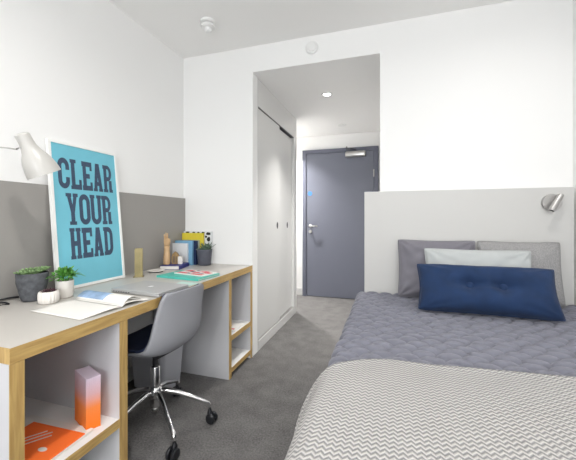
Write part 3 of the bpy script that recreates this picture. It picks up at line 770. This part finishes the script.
for i, (x, z, w_, h_) in enumerate(((-0.095, 0.262, 0.045, 0.014), (-0.035, 0.263, 0.030, 0.012), (0.012, 0.262, 0.022, 0.014), (0.058, 0.260, 0.032, 0.016), (0.108, 0.252, 0.050, 0.026), (0.112, 0.205, 0.036, 0.040), (0.086, 0.228, 0.022, 0.020), (0.095, 0.150, 0.045, 0.030))):
    n_ = 10; b = bmesh.new()
    L0 = [(x+w_/2*math.cos(2*PI*k/n_)*random.uniform(0.8, 1.2), -0.0103, min(0.2715, z+h_/2*math.sin(2*PI*k/n_)*random.uniform(0.8, 1.2))) for k in range(n_)]
    loft([L0, [(p[0], -0.0098, p[2]) for p in L0]], bm=b)
    obj('printed_patch', b, 'bwblack', bw)

# turquoise folder, mint sheet and red magazine
book('notebook', 'flat turquoise notebook lying under the red and white magazine', 'notebook', (-1.262, 1.815, z0), math.radians(-6), 0.335, 0.225, 0.012, 'teal_cover', spine='-y', cth=0.003)
rm = thing('closed_magazine', 'red and white patterned magazine on top of the turquoise notebook', 'magazine', (-1.235, 1.858, z0+0.0125), math.radians(-12))
obj('cover', box(-0.125, 0.125, -0.075, 0.075, 0, 0.007, 0.001), 'paper', rm)
b = bmesh.new()
k = 0
for (x, y, w_, h_) in ((-0.07, -0.045, 0.09, 0.035), (0.06, -0.05, 0.10, 0.03), (0.0, 0.0, 0.06, 0.03), (0.08, 0.02, 0.07, 0.04), (-0.085, 0.03, 0.05, 0.05), (0.03, 0.055, 0.08, 0.02)):
    k += 1; box(x-w_/2, x+w_/2, y-h_/2, y+h_/2, 0.0068, 0.0073+k*1e-5, bm=b)
obj('red_print', b, 'red', rm)
for (x, y, w_, h_) in ((-0.02, -0.045, 0.03, 0.02), (-0.04, 0.012, 0.035, 0.025), (0.05, -0.012, 0.05, 0.012), (-0.03, 0.055, 0.03, 0.02)):
    k += 1; obj('navy_patch', box(x-w_/2, x+w_/2, y-h_/2, y+h_/2, 0.0068, 0.0073+k*1e-5), 'bk_navy', rm)
mn = obj('mint_sheet', box(-0.06, 0.06, -0.035, 0.035, 0, 0.002), 'mint'); mn.location = (-1.13, 1.60, z0); mn.rotation_euler = (0, 0, math.radians(-3))
tag(mn, 'pale mint paper sheet between the laptop and the turquoise notebook', 'paper')

# ------------------------------------------------------------------ near shelf contents
zs = 0.299
sb = thing('thick_book', 'thick upright book printed lilac fading to orange on the near shelf', 'book', (-1.168, 0.992, zs), math.radians(-22))
obj('cover', box(-0.065, 0.061, -0.026, -0.024, 0, 0.205), 'sprayed', sb)
obj('back_cover', box(-0.065, 0.061, 0.024, 0.026, 0, 0.205), 'sprayed', sb)
b = bmesh.new(); n = 14
for i in range(n):
    y0 = -0.024+0.048*i/n; dd = 0.0015*(i % 2)
    box(-0.064, 0.059+dd, y0, y0+0.048/n, 0.001, 0.2035, bm=b)
obj('pages', b, 'sprayed', sb)
wm = book('magazine', 'open-edged white magazine lying beneath the orange brochure on the near shelf', 'magazine', (-1.262, 0.850, zs), math.radians(2), 0.33, 0.215, 0.008, 'paper', spine='-y', cth=0.001)
ob = thing('brochure', 'bright orange brochure with white lines on the near shelf', 'brochure', (-1.230, 0.843, zs+0.009), math.radians(2))
obj('cover', box(-0.130, 0.130, -0.088, 0.078, 0, 0.004, 0.0005), 'orange', ob)
b = bmesh.new()
for i, (x0, y0_, x1, y1_) in enumerate(((-0.105, -0.06, -0.02, 0.05), (-0.085, -0.065, 0.005, 0.05), (-0.06, -0.07, 0.02, 0.035))):
    v = Vector((x1-x0, y1_-y0_, 0)); s_ = Vector((-v.y, v.x, 0)).normalized()*0.0025
    b.faces.new([b.verts.new((p.x, p.y, 0.0046+i*1e-5)) for p in (Vector((x0, y0_, 0))-s_, Vector((x1, y1_, 0))-s_, Vector((x1, y1_, 0))+s_, Vector((x0, y0_, 0))+s_)])
b.faces.new([b.verts.new((0.06+0.018*math.cos(2*PI*k/16), -0.03+0.010*math.sin(2*PI*k/16), 0.0046)) for k in range(16)])
r = bmesh.ops.extrude_face_region(b, geom=list(b.faces))
for v in [g for g in r['geom'] if isinstance(g, bmesh.types.BMVert)]: v.co.z -= 0.0008
obj('white_print', b, 'paper', ob)
fm = thing('shelf_magazine', 'white and pale red magazine lying on the far shelf', 'magazine', (-1.20, 2.19, zs), math.radians(4))
obj('cover', box(-0.12, 0.12, -0.085, 0.085, 0, 0.006, 0.001), 'paper', fm)
b = box(-0.02, 0.10, -0.06, -0.04, 0.0058, 0.0064); box(-0.08, 0.05, 0.0, 0.02, 0.0058, 0.0065, bm=b)
obj('red_print', b, 'red', fm)

# ------------------------------------------------------------------ bed
BX0, BX1, BY0, BY1 = -0.195, 1.045, 0.26, 2.285
hb = obj('headboard', box(-0.163, 1.042, 2.300, YB-0.002, 0.02, 1.316, 0.0015), 'headboard')
tag(hb, 'tall plain off-white headboard panel behind the bed', 'headboard')
bd = thing('bed', 'single bed with mattress beneath the slate quilt', 'bed', ((BX0+BX1)/2, (BY0+BY1)/2, 0))
hx, hy = (BX1-BX0)/2, (BY1-BY0)/2
obj('bed_base', box(-hx+0.03, hx-0.01, -hy+0.03, hy-0.01, 0.07, 0.34, 0.01), 'bedbase', bd)
obj('mattress', box(-hx+0.02, hx-0.008, -hy+0.02, hy-0.004, 0.342, 0.588, 0.04, seg=5), 'matt', bd, True)
for sx in (-1, 1):
    for sy in (-1, 1): obj('leg', box(sx*(hx-0.1)-0.03, sx*(hx-0.1)+0.03, sy*(hy-0.1)-0.03, sy*(hy-0.1)+0.03, 0.0, 0.07), 'dark', bd)

def profile(s, top, x_edge, rad, slope):
    """cloth cross-section: s = distance along the cloth from the bed's right side; returns x, z, nx, nz"""
    Lt = (BX1-0.004) - (x_edge+rad)
    if s <= Lt: return (BX1-0.004-s, top, 0.0, 1.0)
    ang_max = PI/2-slope; La = rad*ang_max
    if s <= Lt+La:
        a = (s-Lt)/rad
        return (x_edge+rad-rad*math.sin(a), top-rad+rad*math.cos(a), -math.sin(a), math.cos(a))
    a = ang_max; q = s-Lt-La
    return (x_edge+rad-rad*math.sin(a)-q*math.cos(a), top-rad+rad*math.cos(a)-q*math.sin(a), -math.sin(a), math.cos(a))

def cloth(name, top, x_edge, rad, slopef, sl, yfun, ns, ny, disp, m, thick):
    """surface over the bed: sl = cloth length across, yfun(s,t) = y, disp(s,y) = height along the normal"""
    vs, uvs, faces = [], [], []
    for i in range(ns+1):
        s = sl*i/ns
        for k in range(ny+1):
            t = k/ny; y = yfun(s, t)
            x, z, nx, nz = profile(s, top, x_edge, rad, slopef(y, s))
            d = disp(s, y)
            vs.append((x+nx*d, y, z+nz*d)); uvs.append((s, y))
    for i in range(ns):
        for k in range(ny):
            a = i*(ny+1)+k; faces.append((a, a+1, a+ny+2, a+ny+1))
    n0 = len(vs)
    # underside, so that the cloth has thickness
    for i in range(ns+1):
        s = sl*i/ns
        for k in range(ny+1):
            t = k/ny; y = yfun(s, t)
            x, z, nx, nz = profile(s, top, x_edge, rad, slopef(y, s))
            vs.append((x-nx*thick, y, z-nz*thick)); uvs.append((s, y))
    for i in range(ns):
        for k in range(ny):
            a = n0+i*(ny+1)+k; faces.append((a, a+ny+1, a+ny+2, a+1))
    for i in range(ns):
        for k in (0, ny):
            a, b_ = i*(ny+1)+k, (i+1)*(ny+1)+k
            faces.append((a, b_, b_+n0, a+n0) if k == 0 else (b_, a, a+n0, b_+n0))
    for k in range(ny):
        for i in (0, ns):
            a = i*(ny+1)+k; b_ = a+1
            faces.append((b_, a, a+n0, b_+n0) if i == 0 else (a, b_, b_+n0, a+n0))
    me = bpy.data.meshes.new(name); me.from_pydata(vs, [], faces); me.update()
    uv = me.uv_layers.new(name='UVMap')
    for lp_ in me.loops: uv.data[lp_.index].uv = uvs[lp_.vertex_index]
    return link(name, me, m, None, True)

def quilt_h(s, y):
    # rows of oval stuffed cells, each row shifted by half a cell and gently wavy
    ch_, cw_ = 0.046, 0.088
    yy = y + 0.004*math.sin(s*38)
    r = math.floor(yy/ch_); v = yy/ch_-r
    u = s/cw_ + 0.5*(r % 2) + 0.12*math.sin(r*2.3); u -= math.floor(u)
    e = (abs(2*u-1)**2.6 + abs(2*v-1)**2.4)
    h = max(0.0, 1-e)**0.5
    return 0.019*h + 0.003*noise.noise(Vector((s*7, y*7, 0))) + 0.0012*noise.noise(Vector((s*60, y*60, 3)))
qs = cloth('quilt', 0.606, BX0-0.008, 0.045, lambda y, s: math.radians(4), 1.24+0.42, lambda s, t: 0.30+(2.282-0.30)*t, 330, 400, quilt_h, 'quilt', 0.010)
tag(qs, 'slate blue-grey quilted bedspread with oval puffs covering the bed', 'bedspread')

def th_y(s, t):
    top = 1.225-0.065*s/1.2 + 0.008*math.sin(s*5)
    if s > 1.0: top -= 1.9*(s-1.0)**2
    return 0.262+(top-0.262)*t
def th_h(s, y):
    edge = th_y(s, 1.0)
    near = max(0, 1-(edge-y)/0.03)
    return 0.014 + 0.004*noise.noise(Vector((s*5, y*5, 7))) + 0.004*near
def th_slope(y, s):
    return math.radians(8+41*max(0, min(1, (y-0.84)/0.2)) + 3*math.sin(y*17))
tw = cloth('knitted_throw', 0.624, BX0-0.020, 0.06, th_slope, 1.24+0.24, th_y, 150, 110, th_h, 'knit', 0.001)
tag(tw, 'off-white and grey zigzag knitted throw across the foot of the bed', 'throw')

# ------------------------------------------------------------------ pillows
def pillow(name, label, loc, W_, H_, T_, leanb, m, rz=0.0, seed=0, dimples=(), wr=0.006, nu=64, nv=44, sharp=0.45, pinch=0.05, cat='cushion', flat_bottom=True):
    t = thing(name, label, cat, loc, rz, rx=-leanb)
    bm = bmesh.new()
    def P(u, v, side):
        x = u*W_/2*(1-pinch*(1-v*v)*abs(u)**3); z = H_/2 + v*H_/2*(1-pinch*(1-u*u)*abs(v)**3)
        f = max(0.0, (1-abs(u)**3.2))**sharp*max(0.0, (1-abs(v)**3.0))**sharp
        th = T_/2*f
        x -= math.copysign(0.006*abs(u)**7*abs(v)**7, u); z -= math.copysign(0.006*abs(u)**7*abs(v)**7, v)
        w = noise.noise(Vector((x*9+seed, z*9, side*3)))*wr + noise.noise(Vector((x*24+seed, z*24, side*5)))*wr*0.45
        # tension creases running in from the corners
        cd = math.hypot(1-abs(u), 1-abs(v))
        w += wr*0.9*math.sin(math.atan2(1-abs(v), 1-abs(u)+1e-6)*11+seed)*math.exp(-cd*2.2)*min(1, cd*4)
        y = -side*(th + w*min(1, f*2.2))
        for du, dv, dr, dp in dimples:
            dx, dz = (u-du)*W_/2, (v-dv)*H_/2
            g = math.exp(-(dx*dx+dz*dz)/(dr*dr))
            g2 = math.exp(-(abs(dx)/(dr*2.0))**2-(dz/(dr*0.45))**2)*0.4
            if side > 0: y += dp*(g+g2)
        return Vector((x, y, z))
    grids = []
    for side in (1, -1):
        grids.append([[bm.verts.new(P(-1+2*i/nu, -1+2*k/nv, side)) for k in range(nv+1)] for i in range(nu+1)])
    for gi, g in enumerate(grids):
        for i in range(nu):
            for k in range(nv):
                f = (g[i][k], g[i+1][k], g[i+1][k+1], g[i][k+1]); bm.faces.new(f if gi == 0 else f[::-1])
    bmesh.ops.remove_doubles(bm, verts=bm.verts, dist=1e-5)
    body = obj('cushion_cover', bm, m, t, True)
    # piped seam round the rim
    pts = []
    for i in range(nu): pts.append(P(-1+2*i/nu, -1, 1))
    for k in range(nv): pts.append(P(1, -1+2*k/nv, 1))
    for i in range(nu): pts.append(P(1-2*i/nu, 1, 1))
    for k in range(nv+1): pts.append(P(-1, 1-2*k/nv, 1))
    obj('piping', tube(pts, 0.0030, 6), m, t, True)
    return t, P
zq = 0.634
pillow('pillow', 'mauve-grey pillow leaning on the left of the headboard', (0.286, 2.178, zq-0.01), 0.462, 0.375, 0.12, 0.20, 'grey_cush', seed=3, wr=0.014, cat='pillow')
pillow('pillow', 'flecked pale grey woven pillow leaning on the right of the headboard', (0.737, 2.180, zq-0.01), 0.43, 0.375, 0.12, 0.18, 'weave', seed=11, wr=0.005, cat='pillow')
pillow('cushion', 'plain white cushion between the back pillows and the blue bolster', (0.490, 2.062, zq-0.002), 0.565, 0.325, 0.10, 0.25, 'white_cush', seed=21, wr=0.010)
bt, PB = pillow('bolster_cushion', 'long royal blue cushion with two buttons at the front of the bed head', (0.483, 1.868, zq-0.002), 0.665, 0.268, 0.18, 0.50, 'blue_cush', rz=math.radians(-1), seed=5,
       dimples=((-0.22, 0.06, 0.05, 0.040), (0.24, 0.06, 0.05, 0.040)), wr=0.007, sharp=0.5)
for u, v in ((-0.22, 0.06), (0.24, 0.06)):
    p = PB(u, v, 1)
    obj('button', lathe([(0, -0.004), (0.021, -0.003), (0.022, 0.003), (0.016, 0.010), (0, 0.013)], 24, mat4=axis_mat(p, p+Vector((0, -1, 0)))), 'blue_cush', bt, True)

# ------------------------------------------------------------------ reading light on the headboard
rl = thing('reading_light', 'brushed steel spot reading light fixed on the headboard', 'lamp', (0.928, 2.300, 1.224))
obj('wall_plate', lathe([(0, 0), (0.050, 0), (0.051, 0.003), (0.051, 0.012), (0.048, 0.016), (0, 0.016)], 48, mat4=Matrix.Rotation(PI/2, 4, 'X')), 'steel', rl, False)
a0, a1 = Vector((0.030, -0.050, 0.044)), Vector((-0.024, -0.070, -0.046))
obj('pivot', tube([(0.012, -0.014, 0.0), (0.012, -0.062, 0.0)], 0.009, 16), 'steel', rl)
tb = obj('spot_tube', lathe([(0, 0), (0.0135, 0), (0.015, 0.002), (0.015, 0.110), (0.0135, 0.112), (0.0125, 0.106), (0, 0.106)], 32, mat4=axis_mat(a0, a1)), 'steel', rl)
smooth_by_angle(tb)
obj('lens', lathe([(0, 0.1065), (0.012, 0.1065), (0.012, 0.108), (0, 0.108)], 24, mat4=axis_mat(a0, a1)), 'black', tb)

# ------------------------------------------------------------------ daylight and camera
wl = bpy.data.worlds.new('World'); bpy.context.scene.world = wl; wl.use_nodes = True
bg = wl.node_tree.nodes['Background']; bg.inputs[0].default_value = (0.85, 0.92, 1.0, 1); bg.inputs[1].default_value = 1.5
l = bpy.data.lights.new('window_daylight', 'AREA'); l.shape = 'RECTANGLE'; l.size = wx1-wx0; l.size_y = wz1-wz0; l.energy = 62; l.color = (0.97, 0.985, 1.0)
lo = bpy.data.objects.new('window_daylight', l); C.objects.link(lo); lo.location = ((wx0+wx1)/2, YF-0.16, (wz0+wz1)/2); lo.rotation_euler = (PI/2, 0, 0)

cam = bpy.data.cameras.new('camera'); co = bpy.data.objects.new('camera', cam); C.objects.link(co)
cam.sensor_width = 36; cam.sensor_fit = 'HORIZONTAL'; cam.lens = 318.96/576*36
cam.shift_y = -(230-218.39)/576
cam.clip_start = 0.02
co.location = (0, 0, 1.13); co.rotation_euler = (PI/2, 0, 0.3059)
sc = bpy.context.scene; sc.camera = co
sc.view_settings.view_transform = 'Standard'; sc.view_settings.look = 'None'; sc.view_settings.gamma = 1; sc.view_settings.use_curve_mapping = False
sc.view_settings.exposure = 0.36
sc.cycles.max_bounces = 10; sc.cycles.diffuse_bounces = 7
sc.cycles.use_denoising = True
